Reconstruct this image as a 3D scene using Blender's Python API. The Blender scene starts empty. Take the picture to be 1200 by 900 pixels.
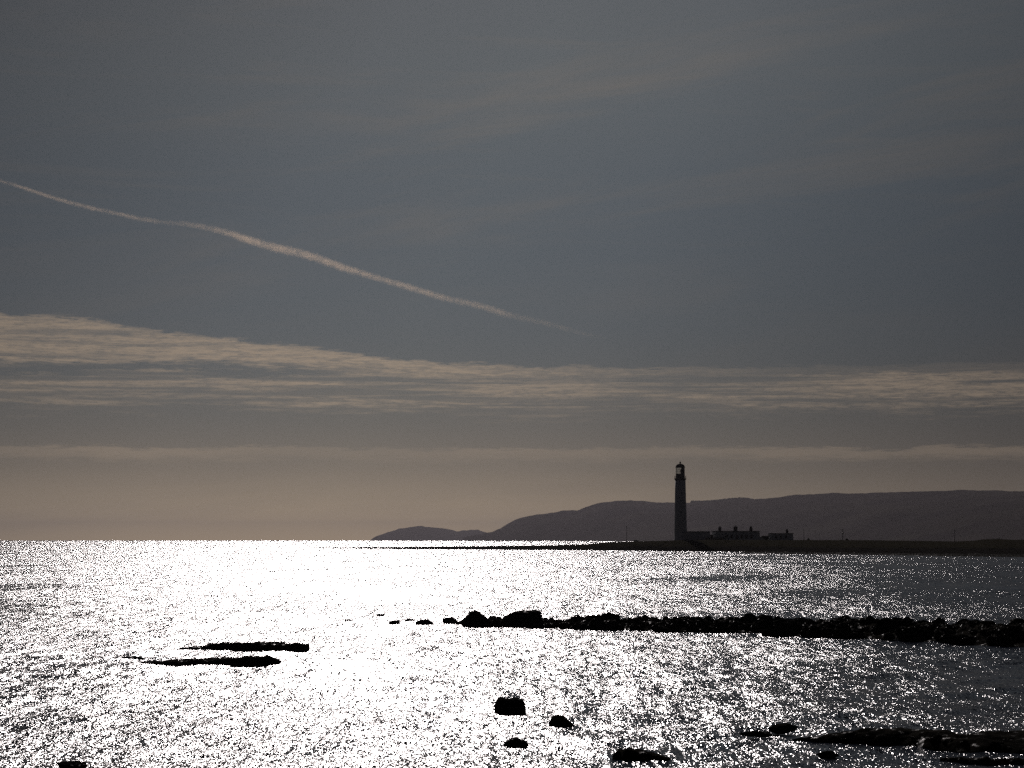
import bpy, bmesh, math, random
import numpy as np
from mathutils import Vector, Matrix, noise as mnoise

C = bpy.context.scene.collection
S = bpy.context.scene
R = math.radians

# ------------------------------------------------------------------ camera
EYE = 5.0
FPX = 70.0 / 36.0 * 1200.0            # focal length in photo pixels
PITCH = math.atan(183.0 / FPX)
cam_d = bpy.data.cameras.new('camera')
cam_d.lens = 70.0
cam_d.sensor_width = 36.0
cam_d.clip_start = 0.5
cam_d.clip_end = 400000.0
cam = bpy.data.objects.new('camera', cam_d)
C.objects.link(cam)
cam.location = (0, 0, EYE)
cam.rotation_euler = (math.pi / 2 + PITCH, 0, 0)
S.camera = cam

# ------------------------------------------------------------------ exposure
S.view_settings.view_transform = 'Standard'
S.view_settings.look = 'None'
S.view_settings.gamma = 1.0
S.view_settings.use_curve_mapping = False
EXPO = -0.45
S.view_settings.exposure = EXPO
S.render.engine = 'CYCLES'
S.cycles.use_denoising = False
S.cycles.max_bounces = 4
S.cycles.diffuse_bounces = 2
S.cycles.glossy_bounces = 2
S.cycles.transmission_bounces = 4
S.cycles.volume_bounces = 0
S.cycles.transparent_max_bounces = 8
S.cycles.sample_clamp_indirect = 3.0
S.cycles.caustics_reflective = False
S.cycles.caustics_refractive = False

# ------------------------------------------------------------------ sun and sky
SUN_EL, SUN_AZ = 26.0, -5.0            # azimuth from +Y, positive to the right
sun_dir = Vector((math.sin(R(SUN_AZ)) * math.cos(R(SUN_EL)),
                  math.cos(R(SUN_AZ)) * math.cos(R(SUN_EL)), math.sin(R(SUN_EL))))
sd = bpy.data.lights.new('sun', 'SUN')
sd.energy = 5.0
sd.angle = R(0.53)
sd.color = (1.0, 0.92, 0.90)
so = bpy.data.objects.new('sun', sd)
C.objects.link(so)
so.rotation_euler = (-sun_dir).to_track_quat('-Z', 'Y').to_euler()


class NT:
    """small helper for writing node maths"""
    def __init__(self, tree):
        self.t = tree
        self.n = tree.nodes
        self.l = tree.links

    def new(self, kind, **kw):
        nd = self.n.new(kind)
        for k, v in kw.items():
            setattr(nd, k, v)
        return nd

    def put(self, sock, v):
        if isinstance(v, (int, float, tuple, list)):
            sock.default_value = v
        else:
            self.l.new(v, sock)

    def m(self, op, a, b=0.0, c=0.0):
        nd = self.new('ShaderNodeMath', operation=op)
        self.put(nd.inputs[0], a)
        self.put(nd.inputs[1], b)
        self.put(nd.inputs[2], c)
        return nd.outputs[0]

    def xyz(self, x, y, z):
        nd = self.new('ShaderNodeCombineXYZ')
        for i, v in enumerate((x, y, z)):
            self.put(nd.inputs[i], v)
        return nd.outputs[0]

    def noise(self, vec, scale, detail=2.0, rough=0.5, dist=0.0, col=False):
        nd = self.new('ShaderNodeTexNoise')
        self.put(nd.inputs['Vector'], vec)
        nd.inputs['Scale'].default_value = scale
        nd.inputs['Detail'].default_value = detail
        nd.inputs['Roughness'].default_value = rough
        nd.inputs['Distortion'].default_value = dist
        return nd.outputs['Color' if col else 'Fac']

    def smooth(self, v, lo, hi, a=0.0, b=1.0):
        nd = self.new('ShaderNodeMapRange', interpolation_type='SMOOTHSTEP')
        self.put(nd.inputs[0], v)
        self.put(nd.inputs[1], lo)
        self.put(nd.inputs[2], hi)
        self.put(nd.inputs[3], a)
        self.put(nd.inputs[4], b)
        return nd.outputs[0]

    def ramp(self, v, stops, interp='LINEAR'):
        nd = self.new('ShaderNodeValToRGB')
        nd.color_ramp.interpolation = interp
        e = nd.color_ramp.elements
        while len(e) < len(stops):
            e.new(0.5)
        for i, (p, c) in enumerate(stops):
            e[i].position = p
            e[i].color = (c[0], c[1], c[2], 1.0)
        self.put(nd.inputs[0], v)
        return nd.outputs[0]

    def mix(self, f, a, b, mode='MIX'):
        nd = self.new('ShaderNodeMix', data_type='RGBA', blend_type=mode)
        self.put(nd.inputs[0], f)
        for s, v in ((nd.inputs[6], a), (nd.inputs[7], b)):
            if isinstance(v, tuple) and len(v) == 3:
                v = (*v, 1.0)
            self.put(s, v)
        return nd.outputs[2]


def lin(r, g, b):
    return tuple(((v / 255 + 0.055) / 1.055) ** 2.4 if v > 10 else v / 255 / 12.92 for v in (r, g, b))


SKY = 0.05
world = bpy.data.worlds.new('World')
S.world = world
world.use_nodes = True
W = NT(world.node_tree)
bg = W.n['Background']
bg.inputs[1].default_value = SKY
sky = W.new('ShaderNodeTexSky', sky_type='NISHITA', sun_disc=False)
sky.sun_elevation = R(SUN_EL)
sky.sun_rotation = R(SUN_AZ)
sky.air_density = 1.0
sky.dust_density = 2.0
tc = W.new('ShaderNodeTexCoord')
sep = W.new('ShaderNodeSeparateXYZ')
W.l.new(tc.outputs['Generated'], sep.inputs[0])
dx, dy, dz = sep.outputs
az = W.m('MULTIPLY', W.m('ARCTAN2', dx, dy), 180 / math.pi)        # degrees
el = W.m('MULTIPLY', W.m('ARCSINE', dz), 180 / math.pi)            # degrees
K = 1.0 / (SKY * 2 ** EXPO)
# thin high cloud veil, brighter and warmer low down towards the sun
veil = W.ramp(W.m('DIVIDE', el, 40.0), [
    (0.0, lin(214, 187, 148)), (0.02, lin(169, 151, 126)), (0.05, lin(120, 112, 102)),
    (0.09, lin(97, 97, 94)), (0.15, lin(85, 92, 97)), (0.25, lin(79, 88, 96)),
    (0.36, lin(92, 97, 99)), (0.55, lin(72, 76, 87)), (1.0, lin(34, 38, 52))], 'B_SPLINE')
a_off = W.m('ABSOLUTE', W.m('SUBTRACT', W.m('ADD', az, 6.0), W.m('MULTIPLY', el, 0.5)))
fall = W.ramp(W.m('DIVIDE', a_off, 180.0), [
    (0.0, (1, 1, 1)), (0.028, (0.93, 0.93, 0.94)), (0.065, (0.66, 0.67, 0.69)), (0.105, (0.42, 0.43, 0.46)),
    (0.25, (0.2, 0.2, 0.22)), (0.6, (0.07, 0.075, 0.09)), (1.0, (0.05, 0.055, 0.07))], 'LINEAR')
veil = W.mix(1.0, veil, fall, 'MULTIPLY')
# broad soft cirrus streaks over the whole sky
cv = W.xyz(W.m('MULTIPLY', az, 0.06), W.m('MULTIPLY', W.m('SUBTRACT', el, W.m('MULTIPLY', az, 0.15)), 0.5), 3.7)
cir = W.noise(cv, 1.0, 6.0, 0.6, 0.6)
cir = W.smooth(cir, 0.46, 0.74)
cv2 = W.xyz(W.m('MULTIPLY', az, 0.12), W.m('ADD', W.m('MULTIPLY', el, 1.5), W.m('MULTIPLY', az, 0.03)), 9.1)
cir2 = W.smooth(W.noise(cv2, 1.0, 5.0, 0.6, 0.8), 0.5, 0.8)
cirf = W.m('MULTIPLY', W.m('ADD', W.m('MULTIPLY', cir, 0.8), W.m('MULTIPLY', cir2, 0.35)), W.smooth(el, 6.5, 12.0, 0.3, 1.0))
# altocumulus banks lying low over the sea
wob = W.noise(W.xyz(W.m('MULTIPLY', az, 0.22), W.m('MULTIPLY', el, 0.9), 1.3), 1.0, 5.0, 0.62, 0.4)
wob = W.m('MULTIPLY', W.m('SUBTRACT', wob, 0.5), 1.6)
fine = W.noise(W.xyz(W.m('MULTIPLY', az, 1.5), W.m('MULTIPLY', el, 13.0), 4.4), 1.0, 6.0, 0.66, 0.3)
fine2 = W.noise(W.xyz(W.m('MULTIPLY', az, 5.5), W.m('MULTIPLY', el, 30.0), 8.4), 1.0, 4.0, 0.65, 0.3)
patch = W.noise(W.xyz(W.m('MULTIPLY', az, 0.1), W.m('MULTIPLY', el, 0.7), 6.2), 1.0, 3.0, 0.55)


def band(top, bottom, soft_top, soft_bot, w=1.0):
    """1 between two elevations (sockets or degrees), edges broken up by wob"""
    e2 = W.m('ADD', el, W.m('MULTIPLY', W.m('ADD', wob, W.m('MULTIPLY', W.m('SUBTRACT', fine, 0.5), 1.3)), w))
    up = W.smooth(W.m('SUBTRACT', top, e2), 0.0, soft_top)
    lo = W.smooth(W.m('SUBTRACT', e2, bottom), 0.0, soft_bot)
    return W.m('MULTIPLY', up, lo)


# the upper bank: its top edge falls from left to right
topA = W.m('SUBTRACT', 6.35, W.m('MULTIPLY', W.smooth(az, -16.0, 2.0), 1.35))
bA = band(topA, W.m('SUBTRACT', 4.85, W.smooth(az, -9.0, -1.0, 0.0, 0.3)), 0.14, 0.35, 0.42)
bA = W.m('MULTIPLY', bA, W.smooth(az, 9.0, -3.0, 0.2, 1.0))
bB = band(4.8, 3.4, 0.2, 0.9, 0.7)
bC = band(2.68, 2.15, 0.14, 0.35, 0.36)
tex = W.smooth(W.m('ADD', W.m('MULTIPLY', fine, 0.65), W.m('MULTIPLY', fine2, 0.35)), 0.36, 0.6)
lane = W.noise(W.xyz(W.m('MULTIPLY', az, 0.13), W.m('MULTIPLY', el, 4.6), 2.9), 1.0, 3.0, 0.6, 0.35)
laneA = W.smooth(lane, 0.28, 0.5, 0.45, 1.0)
laneB = W.smooth(lane, 0.38, 0.6, 0.14, 1.0)
tA = W.m('MULTIPLY', W.m('MULTIPLY', bA, laneA), W.m('ADD', 0.4, W.m('MULTIPLY', tex, 0.6)))
tB = W.m('MULTIPLY', W.m('MULTIPLY', bB, laneB), W.m('MULTIPLY', W.smooth(patch, 0.3, 0.6, 0.55, 1.0), W.m('ADD', 0.3, W.m('MULTIPLY', tex, 0.7))))
tC = W.m('MULTIPLY', bC, W.smooth(patch, 0.3, 0.7, 0.25, 0.6))
cl = W.m('MINIMUM', W.m('ADD', W.m('ADD', tA, tB), tC), 1.0)
cloudc = W.mix(1.0, (*lin(158, 142, 124), 1.0), W.mix(0.3, fall, (1.0, 0.96, 0.92)), 'MULTIPLY')
circ = W.mix(1.0, (*lin(108, 103, 98), 1.0), fall, 'MULTIPLY')
veil = W.mix(W.m('MULTIPLY', cirf, 0.75), veil, circ)
veil = W.mix(W.m('MULTIPLY', cl, 0.85), veil, cloudc)
vs = W.new('ShaderNodeVectorMath', operation='SCALE')
W.l.new(veil, vs.inputs[0])
vs.inputs['Scale'].default_value = K
final = W.mix(0.99, sky.outputs[0], vs.outputs[0])
W.l.new(final, bg.inputs[0])


# ------------------------------------------------------------------ helpers
def ray(px, py):
    a, b = (px - 600.0) / FPX, (450.0 - py) / FPX
    return Vector((a, math.cos(PITCH) - b * math.sin(PITCH), math.sin(PITCH) + b * math.cos(PITCH)))


def on_z(px, py, z=0.0):
    d = ray(px, py)
    t = (z - EYE) / d.z
    return Vector((d.x * t, d.y * t, z))


def at_y(px, py, Y):
    d = ray(px, py)
    t = Y / d.y
    return Vector((d.x * t, Y, EYE + d.z * t))


def obj(name, me, mat=None, parent=None):
    if isinstance(me, bmesh.types.BMesh):
        bm = me
        me = bpy.data.meshes.new(name)
        bmesh.ops.recalc_face_normals(bm, faces=bm.faces)
        bm.to_mesh(me)
        bm.free()
    o = bpy.data.objects.new(name, me)
    C.objects.link(o)
    if mat:
        me.materials.append(mat)
    if parent:
        o.parent = parent
    return o


def tag(o, label=None, cat=None, group=None, kind=None):
    for k, v in (('label', label), ('category', cat), ('group', group), ('kind', kind)):
        if v:
            o[k] = v
    return o


def empty(name, loc, label, cat, group=None):
    o = bpy.data.objects.new(name, None)
    C.objects.link(o)
    o.location = loc
    o.empty_display_size = 0.5
    return tag(o, label, cat, group)


def mat(name, col, rough=0.8, spec=0.5, vary=0.25, scale=1.0, bump=0.0, metal=0.0):
    m = bpy.data.materials.new(name)
    m.use_nodes = True
    N = NT(m.node_tree)
    b = N.n['Principled BSDF']
    t = N.new('ShaderNodeTexCoord')
    nz = N.noise(t.outputs['Object'], scale, 6.0, 0.6)
    d = tuple(c * (1 - vary) for c in col)
    u = tuple(min(1.0, c * (1 + vary)) for c in col)
    N.put(b.inputs['Base Color'], N.ramp(nz, [(0.3, d), (0.7, u)]))
    b.inputs['Roughness'].default_value = rough
    b.inputs['Specular IOR Level'].default_value = spec
    b.inputs['Metallic'].default_value = metal
    if bump:
        bp = N.new('ShaderNodeBump')
        bp.inputs['Strength'].default_value = bump
        bp.inputs['Distance'].default_value = 0.05
        N.l.new(N.noise(t.outputs['Object'], scale * 5, 5.0, 0.65), bp.inputs['Height'])
        N.l.new(bp.outputs[0], b.inputs['Normal'])
    return m


def box(bm, x0, x1, y0, y1, z0, z1):
    v = [bm.verts.new(p) for p in ((x0, y0, z0), (x1, y0, z0), (x1, y1, z0), (x0, y1, z0),
                                   (x0, y0, z1), (x1, y0, z1), (x1, y1, z1), (x0, y1, z1))]
    for f in ((0, 3, 2, 1), (4, 5, 6, 7), (0, 1, 5, 4), (1, 2, 6, 5), (2, 3, 7, 6), (3, 0, 4, 7)):
        bm.faces.new([v[i] for i in f])
    return v


def lathe(bm, prof, n=48, cx=0.0, cy=0.0, cap_top=True, cap_bot=True):
    rings = []
    for r, z in prof:
        rings.append([bm.verts.new((cx + r * math.cos(2 * math.pi * k / n), cy + r * math.sin(2 * math.pi * k / n), z))
                      for k in range(n)])
    for a, b in zip(rings, rings[1:]):
        for k in range(n):
            f = bm.faces.new((a[k], a[(k + 1) % n], b[(k + 1) % n], b[k]))
            f.smooth = True
    if cap_bot:
        bm.faces.new(rings[0][::-1])
    if cap_top:
        bm.faces.new(rings[-1])


def tube(bm, pts, r, n=8):
    pts = [Vector(p) for p in pts]
    rings = []
    for i, p in enumerate(pts):
        t = (pts[min(i + 1, len(pts) - 1)] - pts[max(i - 1, 0)]).normalized()
        a = t.orthogonal().normalized() if abs(t.z) < 0.99 else Vector((1, 0, 0))
        b = t.cross(a)
        rr = r[i] if isinstance(r, (list, tuple)) else r
        rings.append([bm.verts.new(p + (a * math.cos(2 * math.pi * k / n) + b * math.sin(2 * math.pi * k / n)) * rr)
                      for k in range(n)])
    for u, v in zip(rings, rings[1:]):
        for k in range(n):
            bm.faces.new((u[k], u[(k + 1) % n], v[(k + 1) % n], v[k]))
    bm.faces.new(rings[0][::-1])
    bm.faces.new(rings[-1])


def grid_mesh(name, P):
    """P: rows x cols x 3 array -> one smooth mesh"""
    nr, nc = P.shape[:2]
    me = bpy.data.meshes.new(name)
    V = P.reshape(-1, 3).astype(np.float32)
    i = np.arange(nr * nc).reshape(nr, nc)
    q = np.stack([i[:-1, :-1], i[:-1, 1:], i[1:, 1:], i[1:, :-1]], -1).reshape(-1, 4)
    me.vertices.add(len(V))
    me.vertices.foreach_set('co', V.ravel())
    me.loops.add(q.size)
    me.loops.foreach_set('vertex_index', q.ravel().astype(np.int32))
    me.polygons.add(len(q))
    me.polygons.foreach_set('loop_start', np.arange(0, q.size, 4, dtype=np.int32))
    me.polygons.foreach_set('use_smooth', np.ones(len(q), dtype=bool))
    me.update(calc_edges=True)
    return me


# ------------------------------------------------------------------ sea
def make_sea():
    rng = np.random.default_rng(7)
    # azimuths: dense in the direction the view looks, coarse all round behind
    dense = np.linspace(-R(18.5), R(18.5), 1080)
    mid = np.linspace(R(18.5), R(40), 160)[1:]
    far = np.linspace(R(40), math.pi, 60)[1:]
    A = np.concatenate([-far[::-1], -mid[::-1], dense, mid, far])
    r = [3.0, 10.0, 20.0, 30.0]
    while r[-1] < 1500:
        r.append(r[-1] * 1.0019)
    while r[-1] < 30000:
        r.append(r[-1] * 1.06)
    r = np.array(r)
    RR, AA = np.meshgrid(r, A, indexing='ij')
    X = RR * np.sin(AA)
    Y = RR * np.cos(AA)
    Z = np.zeros_like(X)
    sp_r = 0.0019 * r
    fan = np.clip((R(44) - np.abs(A)) / R(8), 0, 1)       # waves die out where the grid is coarse
    # wave patches: calmer and rougher water
    pat = np.zeros_like(X)
    for _ in range(10):
        k = 2 * math.pi / rng.uniform(25, 140)
        t = rng.uniform(0, 2 * math.pi)
        pat += np.sin(k * (X * math.cos(t) + Y * math.sin(t)) + rng.uniform(0, 6.28))
    pat = 1.0 + 0.16 * np.clip(pat / 2.2, -2, 2)
    n = 84
    lam = np.geomspace(0.22, 6.0, n)
    rng.shuffle(lam)
    for L in lam:
        t = rng.normal(0, 0.75) + math.pi / 2 + 0.35       # waves run roughly along the view, spread widely
        k = 2 * math.pi / L
        kx, ky = k * math.cos(t), k * math.sin(t)
        ph = rng.uniform(0, 6.28)
        slope = WAVE_SLOPE * math.sqrt(2.0 / n) * (1.0 if L < 5 else 0.75)
        wgt = np.clip((L / sp_r - 2.5) / 3.0, 0, 1)
        rows = np.nonzero((wgt > 0) & (r > 25))[0]
        if not len(rows):
            continue
        s = slice(rows[0], rows[-1] + 1)
        Z[s] += (slope / k) * wgt[s, None] * np.sin(kx * X[s] + ky * Y[s] + ph)
    Z *= fan[None, :] * pat
    P = np.stack([X, Y, Z], -1)
    return grid_mesh('sea', P)


WAVE_SLOPE = 0.08
m_sea = bpy.data.materials.new('sea_water')
m_sea.use_nodes = True
N = NT(m_sea.node_tree)
N.n.remove(N.n['Principled BSDF'])
body = N.new('ShaderNodeBsdfDiffuse')
body.inputs['Color'].default_value = (0.006, 0.008, 0.013, 1)
gloss = N.new('ShaderNodeBsdfGlossy', distribution='BECKMANN')
gloss.inputs['Roughness'].default_value = 0.25
fres = N.new('ShaderNodeFresnel')
fres.inputs['IOR'].default_value = 1.333
surf = N.new('ShaderNodeMixShader')
N.l.new(fres.outputs[0], surf.inputs[0])
N.l.new(body.outputs[0], surf.inputs[1])
N.l.new(gloss.outputs[0], surf.inputs[2])
N.l.new(surf.outputs[0], N.n['Material Output'].inputs[0])
geo = N.new('ShaderNodeNewGeometry')
pos = geo.outputs['Position']
sp = N.new('ShaderNodeSeparateXYZ')
N.l.new(pos, sp.inputs[0])


def plane(k):
    return N.xyz(sp.outputs[0], N.m('MULTIPLY', sp.outputs[1], k), 0.0)


# slopes of ripples and wavelets: crests get longer and wider together
OCT = [(N.noise(plane(k), sc, 0.6, 0.5, 0.0, col=True), a)
       for sc, k, a in ((60.0, 0.28, 0.95), (36.0, 0.24, 1.25), (20.0, 0.2, 1.1), (10.0, 0.16, 0.62), (5.0, 0.12, 0.5), (2.4, 0.1, 0.4), (1.1, 0.09, 0.26), (0.5, 0.08, 0.16))]
gust = N.noise(N.xyz(N.m('MULTIPLY', sp.outputs[0], 0.05), N.m('MULTIPLY', sp.outputs[1], 0.022), 2.0), 1.0, 3.0, 0.55)
gust = N.smooth(gust, 0.32, 0.62, 0.62, 1.12)


def centred(c, k):
    nd = N.new('ShaderNodeVectorMath', operation='SUBTRACT')
    N.l.new(c, nd.inputs[0])
    nd.inputs[1].default_value = (0.5, 0.5, 0.5)
    n2_ = N.new('ShaderNodeVectorMath', operation='MULTIPLY')
    N.l.new(nd.outputs[0], n2_.inputs[0])
    n2_.inputs[1].default_value = (k, k, 0.0)
    return n2_.outputs[0]


def vadd(a, c):
    nd = N.new('ShaderNodeVectorMath', operation='ADD')
    N.l.new(a, nd.inputs[0])
    N.l.new(c, nd.inputs[1])
    return nd.outputs[0]


RIPPLE = 0.96
sl = centred(OCT[0][0], RIPPLE)
for o_, a_ in OCT[1:]:
    sl = vadd(sl, centred(o_, RIPPLE * a_))
scl = N.new('ShaderNodeVectorMath', operation='SCALE')
N.l.new(sl, scl.inputs[0])
N.l.new(gust, scl.inputs['Scale'])
nn = N.new('ShaderNodeVectorMath', operation='NORMALIZE')
N.l.new(vadd(geo.outputs['Normal'], scl.outputs[0]), nn.inputs[0])
for nd_ in (body, gloss, fres):
    N.l.new(nn.outputs[0], nd_.inputs['Normal'])
sea = tag(obj('sea', make_sea(), m_sea), kind='structure')

# ------------------------------------------------------------------ hills
m_hill = bpy.data.materials.new('heath_and_pasture')
m_hill.use_nodes = True
N = NT(m_hill.node_tree)
b = N.n['Principled BSDF']
t = N.new('ShaderNodeTexCoord')
vor = N.new('ShaderNodeTexVoronoi')
vor.inputs['Scale'].default_value = 0.0035
N.l.new(t.outputs['Object'], vor.inputs['Vector'])
hs = N.new('ShaderNodeSeparateColor')
N.l.new(vor.outputs['Color'], hs.inputs[0])
c1 = N.ramp(hs.outputs[0], [(0.0, (0.014, 0.013, 0.013)), (0.5, (0.02, 0.018, 0.017)), (1.0, (0.036, 0.034, 0.028))])
c2 = N.ramp(N.noise(t.outputs['Object'], 0.004, 6, 0.6), [(0.35, (0.012, 0.011, 0.011)), (0.65, (0.026, 0.023, 0.022))])
N.put(b.inputs['Base Color'], N.mix(0.5, c1, c2))
b.inputs['Roughness'].default_value = 0.95
b.inputs['Specular IOR Level'].default_value = 0.0

ISLE = [(435, 632.6), (440, 629), (447, 626.3), (455, 624), (461.7, 622), (466.7, 619.6), (480, 617.9), (493, 616.2),
        (502, 617.2), (520, 619.2), (535, 622.4), (545, 621.3), (553, 620.8), (560, 620.9), (567, 623.4), (577, 624.5),
        (590, 627), (610, 631), (625, 633)]
MAIN = [(541, 633), (545, 629.5), (555, 627.2), (566, 625.2), (576.7, 623.4), (586.7, 619), (596.7, 612.9), (603, 609.6), (610, 607.1),
        (620, 604.4), (636.7, 602.3), (650, 600.6), (660, 598.3), (668, 598.4), (676.7, 597.9), (686.7, 594.3), (700, 590),
        (710, 588.4), (720, 587.4), (736.7, 586.6), (753, 587.4), (770, 589), (790, 589.2), (809, 589.2), (826, 588.8),
        (843, 587.8), (860, 586), (876, 585.3), (884, 585.3), (898, 584.4), (913, 583), (923, 581.2), (936.7, 579.8),
        (960, 579.1), (976.7, 577.8), (986.7, 579), (1016.7, 578), (1066.7, 576.7), (1110, 575.4), (1128, 574.3), (1146.7, 575.4),
        (1163, 574.8), (1180, 576), (1200, 576.3), (1260, 576), (1330, 579), (1420, 577), (1560, 584), (1800, 588), (2200, 600), (2600, 630)]


def hill(name, prof, dist, front, back, seed):
    px = np.array([p[0] for p in prof])
    py = np.array([p[1] for p in prof])
    X = np.arange(px[0], px[-1], 1.2 if px[-1] < 1000 else 2.5)
    Yp = np.interp(X, px, py)
    Yp = Yp + np.array([0.9 * mnoise.fractal(Vector((x * 0.11, 0.0, seed)), 0.8, 2.0, 4) for x in X]) * np.clip((633 - Yp) / 12, 0, 1) * (1.0 if px[-1] < 1000 else 0.6)
    T = np.concatenate([np.linspace(0, 1, 34), np.linspace(1, 2, 16)[1:]])
    rows = []
    for tt in T:
        row = []
        for x, y in zip(X, Yp):
            D = dist(x)
            h = at_y(x, y, D).z
            if tt <= 1:
                Y = D - front(x) * (1 - tt)
                base = math.sin(tt * math.pi / 2) ** 1.25
            else:
                Y = D + back * (tt - 1)
                base = math.cos((tt - 1) * math.pi / 2)
            z = h * base
            wx = (x - 600) / FPX * Y
            if h > 4 and 0 < tt < 0.96:
                v = Vector((wx * 0.0011, Y * 0.0011, seed))
                z += (mnoise.fractal(v, 0.9, 2.0, 5) * 0.2) * h * math.sin(tt * math.pi)
                z = min(z, h * (0.25 + 0.73 * tt) if tt < 0.9 else h * 0.97)
            row.append((wx, Y, z if h > 0 else -2.0))
        rows.append(row)
    P = np.array(rows)
    P[0, :, 2] = -3
    P[-1, :, 2] = -3
    return grid_mesh(name, P)


tag(obj('hills', hill('hills', MAIN, lambda x: 15000 - 5600 * min(1, max(0, (x - 560) / 640)),
                      lambda x: 2000 + 1200 * min(1, max(0, (x - 560) / 200)), 2200, 2.3), m_hill), kind='structure')
tag(obj('headland', hill('headland', ISLE, lambda x: 22000, lambda x: 1200, 1500, 7.7), m_hill), kind='structure')

# belt of trees on the ridge
m_leaf = mat('dark_foliage', (0.045, 0.06, 0.03), 0.9, 0.2, 0.4, 0.2)


def tree_belt():
    rng = random.Random(5)
    bm = bmesh.new()
    px = [p[0] for p in MAIN]
    py = [p[1] for p in MAIN]
    top = [(810, 586.6), (826, 586.5), (843, 585.2), (853, 583.8), (866, 582.8), (876, 583.2), (882, 584.4)]
    for i in range(620):
        x = rng.uniform(810, 882.5)
        D = 15000 - 5600 * min(1, max(0, (x - 560) / 640)) + rng.uniform(-40, 60)
        z0 = at_y(x, np.interp(x, px, py), D).z - 4
        z1 = at_y(x, np.interp(x, [p[0] for p in top], [p[1] for p in top]), D).z
        h = max(6.0, (z1 - z0)) * rng.uniform(0.75, 1.08)
        w = rng.uniform(4.0, 7.5)
        c = at_y(x, 600, D)
        g = bmesh.ops.create_icosphere(bm, subdivisions=1, radius=1.0,
                                       matrix=Matrix.Translation((c.x, D, z0 + h * 0.5)) @ Matrix.Diagonal((w, w, h * 0.5, 1)))
        for v in g['verts']:
            v.co += Vector((rng.uniform(-1, 1), rng.uniform(-1, 1), rng.uniform(-1, 1)))
    return bm


tag(obj('far_woodland', tree_belt(), m_leaf), 'dark belt of trees along the crest of the hill behind the lighthouse', 'woodland', kind='stuff')

# ------------------------------------------------------------------ low point of land with the lighthouse on it
m_land = bpy.data.materials.new('turf_over_rock')
m_land.use_nodes = True
N = NT(m_land.node_tree)
b = N.n['Principled BSDF']
t = N.new('ShaderNodeTexCoord')
s3 = N.new('ShaderNodeSeparateXYZ')
N.l.new(t.outputs['Object'], s3.inputs[0])
nz = N.noise(t.outputs['Object'], 0.25, 6, 0.65)
turf = N.ramp(nz, [(0.3, (0.007, 0.007, 0.005)), (0.5, (0.012, 0.011, 0.008)), (0.7, (0.02, 0.018, 0.012))])
rock = N.ramp(nz, [(0.3, (0.004, 0.004, 0.0035)), (0.7, (0.011, 0.010, 0.009))])
hgt = N.m('ADD', s3.outputs[2], N.m('MULTIPLY', N.m('SUBTRACT', nz, 0.5), 2.4))
N.put(b.inputs['Base Color'], N.mix(N.smooth(hgt, 1.6, 2.6), rock, turf))
b.inputs['Roughness'].default_value = 0.95
b.inputs['Specular IOR Level'].default_value = 0.0

F_X = [355, 372, 400, 480, 560, 640, 700, 760, 800, 850, 900, 1000, 1100, 1200, 1400, 1800]
F_Y = [642.4, 642.7, 643.0, 643.7, 644.2, 644.6, 645.0, 645.6, 646.0, 646.4, 647.0, 648.3, 649.4, 650.2, 652, 655]
T_X = [355, 372, 420, 480, 560, 640, 690, 704, 714, 740, 780, 797, 820, 1000, 1060, 1120, 1140, 1150, 1162, 1176, 1190, 1210, 1400, 1800]
T_Y = [642.2, 641.8, 641.4, 641.0, 640.1, 639.3, 637.6, 636.2, 635.3, 634.5, 633.7, 632.9, 632.7, 633.0, 633.6, 634.5, 633.6, 632.2, 631.7, 632.2, 632.8, 632.0, 632.5, 633]
LAND_D = 960.0


def shore_dist(x):
    return on_z(x, float(np.interp(x, F_X, F_Y))).y


def ridge(x):
    """distance and height of the crest of the land at photo column x"""
    dn = shore_dist(x)
    D = dn + 40 + (60 if x < 700 else 60 + 0 * x)
    if x > 700:
        k = min(1, (x - 700) / 97)
        D = D * (1 - k) + (LAND_D - 14) * k
    y = float(np.interp(x, T_X, T_Y))
    return D, at_y(x, y, D).z


def land():
    X = np.arange(355, 1800, 1.2)
    T = np.concatenate([np.linspace(0, 1, 44), 1 + np.linspace(0, 1, 16)[1:]])
    rows = []
    for tt in T:
        row = []
        for x in X:
            dn = shore_dist(x)
            D, h = ridge(x)
            if tt <= 1:
                Y = dn + (D - dn) * tt
                z = -0.5 + (h + 0.5) * (1 - (1 - tt) ** 2.2) if x > 690 else -0.5 + (h + 0.5) * math.sin(tt * math.pi / 2)
                amp = min(1, tt * 6)
            else:
                u = tt - 1
                L = 60 + 240 * min(1, max(0, (x - 690) / 60))
                Y = D + L * u
                z = h * (1 - u ** 3 * 1.4)
                amp = 0.5
            wx = (x - 600) / FPX * Y
            rough = 0.28 if tt < 0.5 else 0.10
            z += mnoise.fractal(Vector((wx * 0.22, Y * 0.22, 1.0)), 0.7, 2.0, 5) * rough * amp
            row.append((wx, Y, z))
        rows.append(row)
    P = np.array(rows)
    P[-1, :, 2] = -2.5
    return grid_mesh('terrain', P)


tag(obj('terrain', land(), m_land), kind='structure')

m_rock = mat('wet_dark_rock', (0.009, 0.0085, 0.0075), 0.95, 0.0, 0.5, 2.0, 0.5)
N = NT(m_rock.node_tree)
b = N.n['Principled BSDF']
t = N.new('ShaderNodeTexCoord')
wet = N.smooth(N.noise(t.outputs['Object'], 3.3, 4.0, 0.6), 0.56, 0.68)
N.put(b.inputs['Specular IOR Level'], N.m('MULTIPLY', wet, 0.015))
N.put(b.inputs['Roughness'], N.m('SUBTRACT', 0.95, N.m('MULTIPLY', wet, 0.6)))


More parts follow.
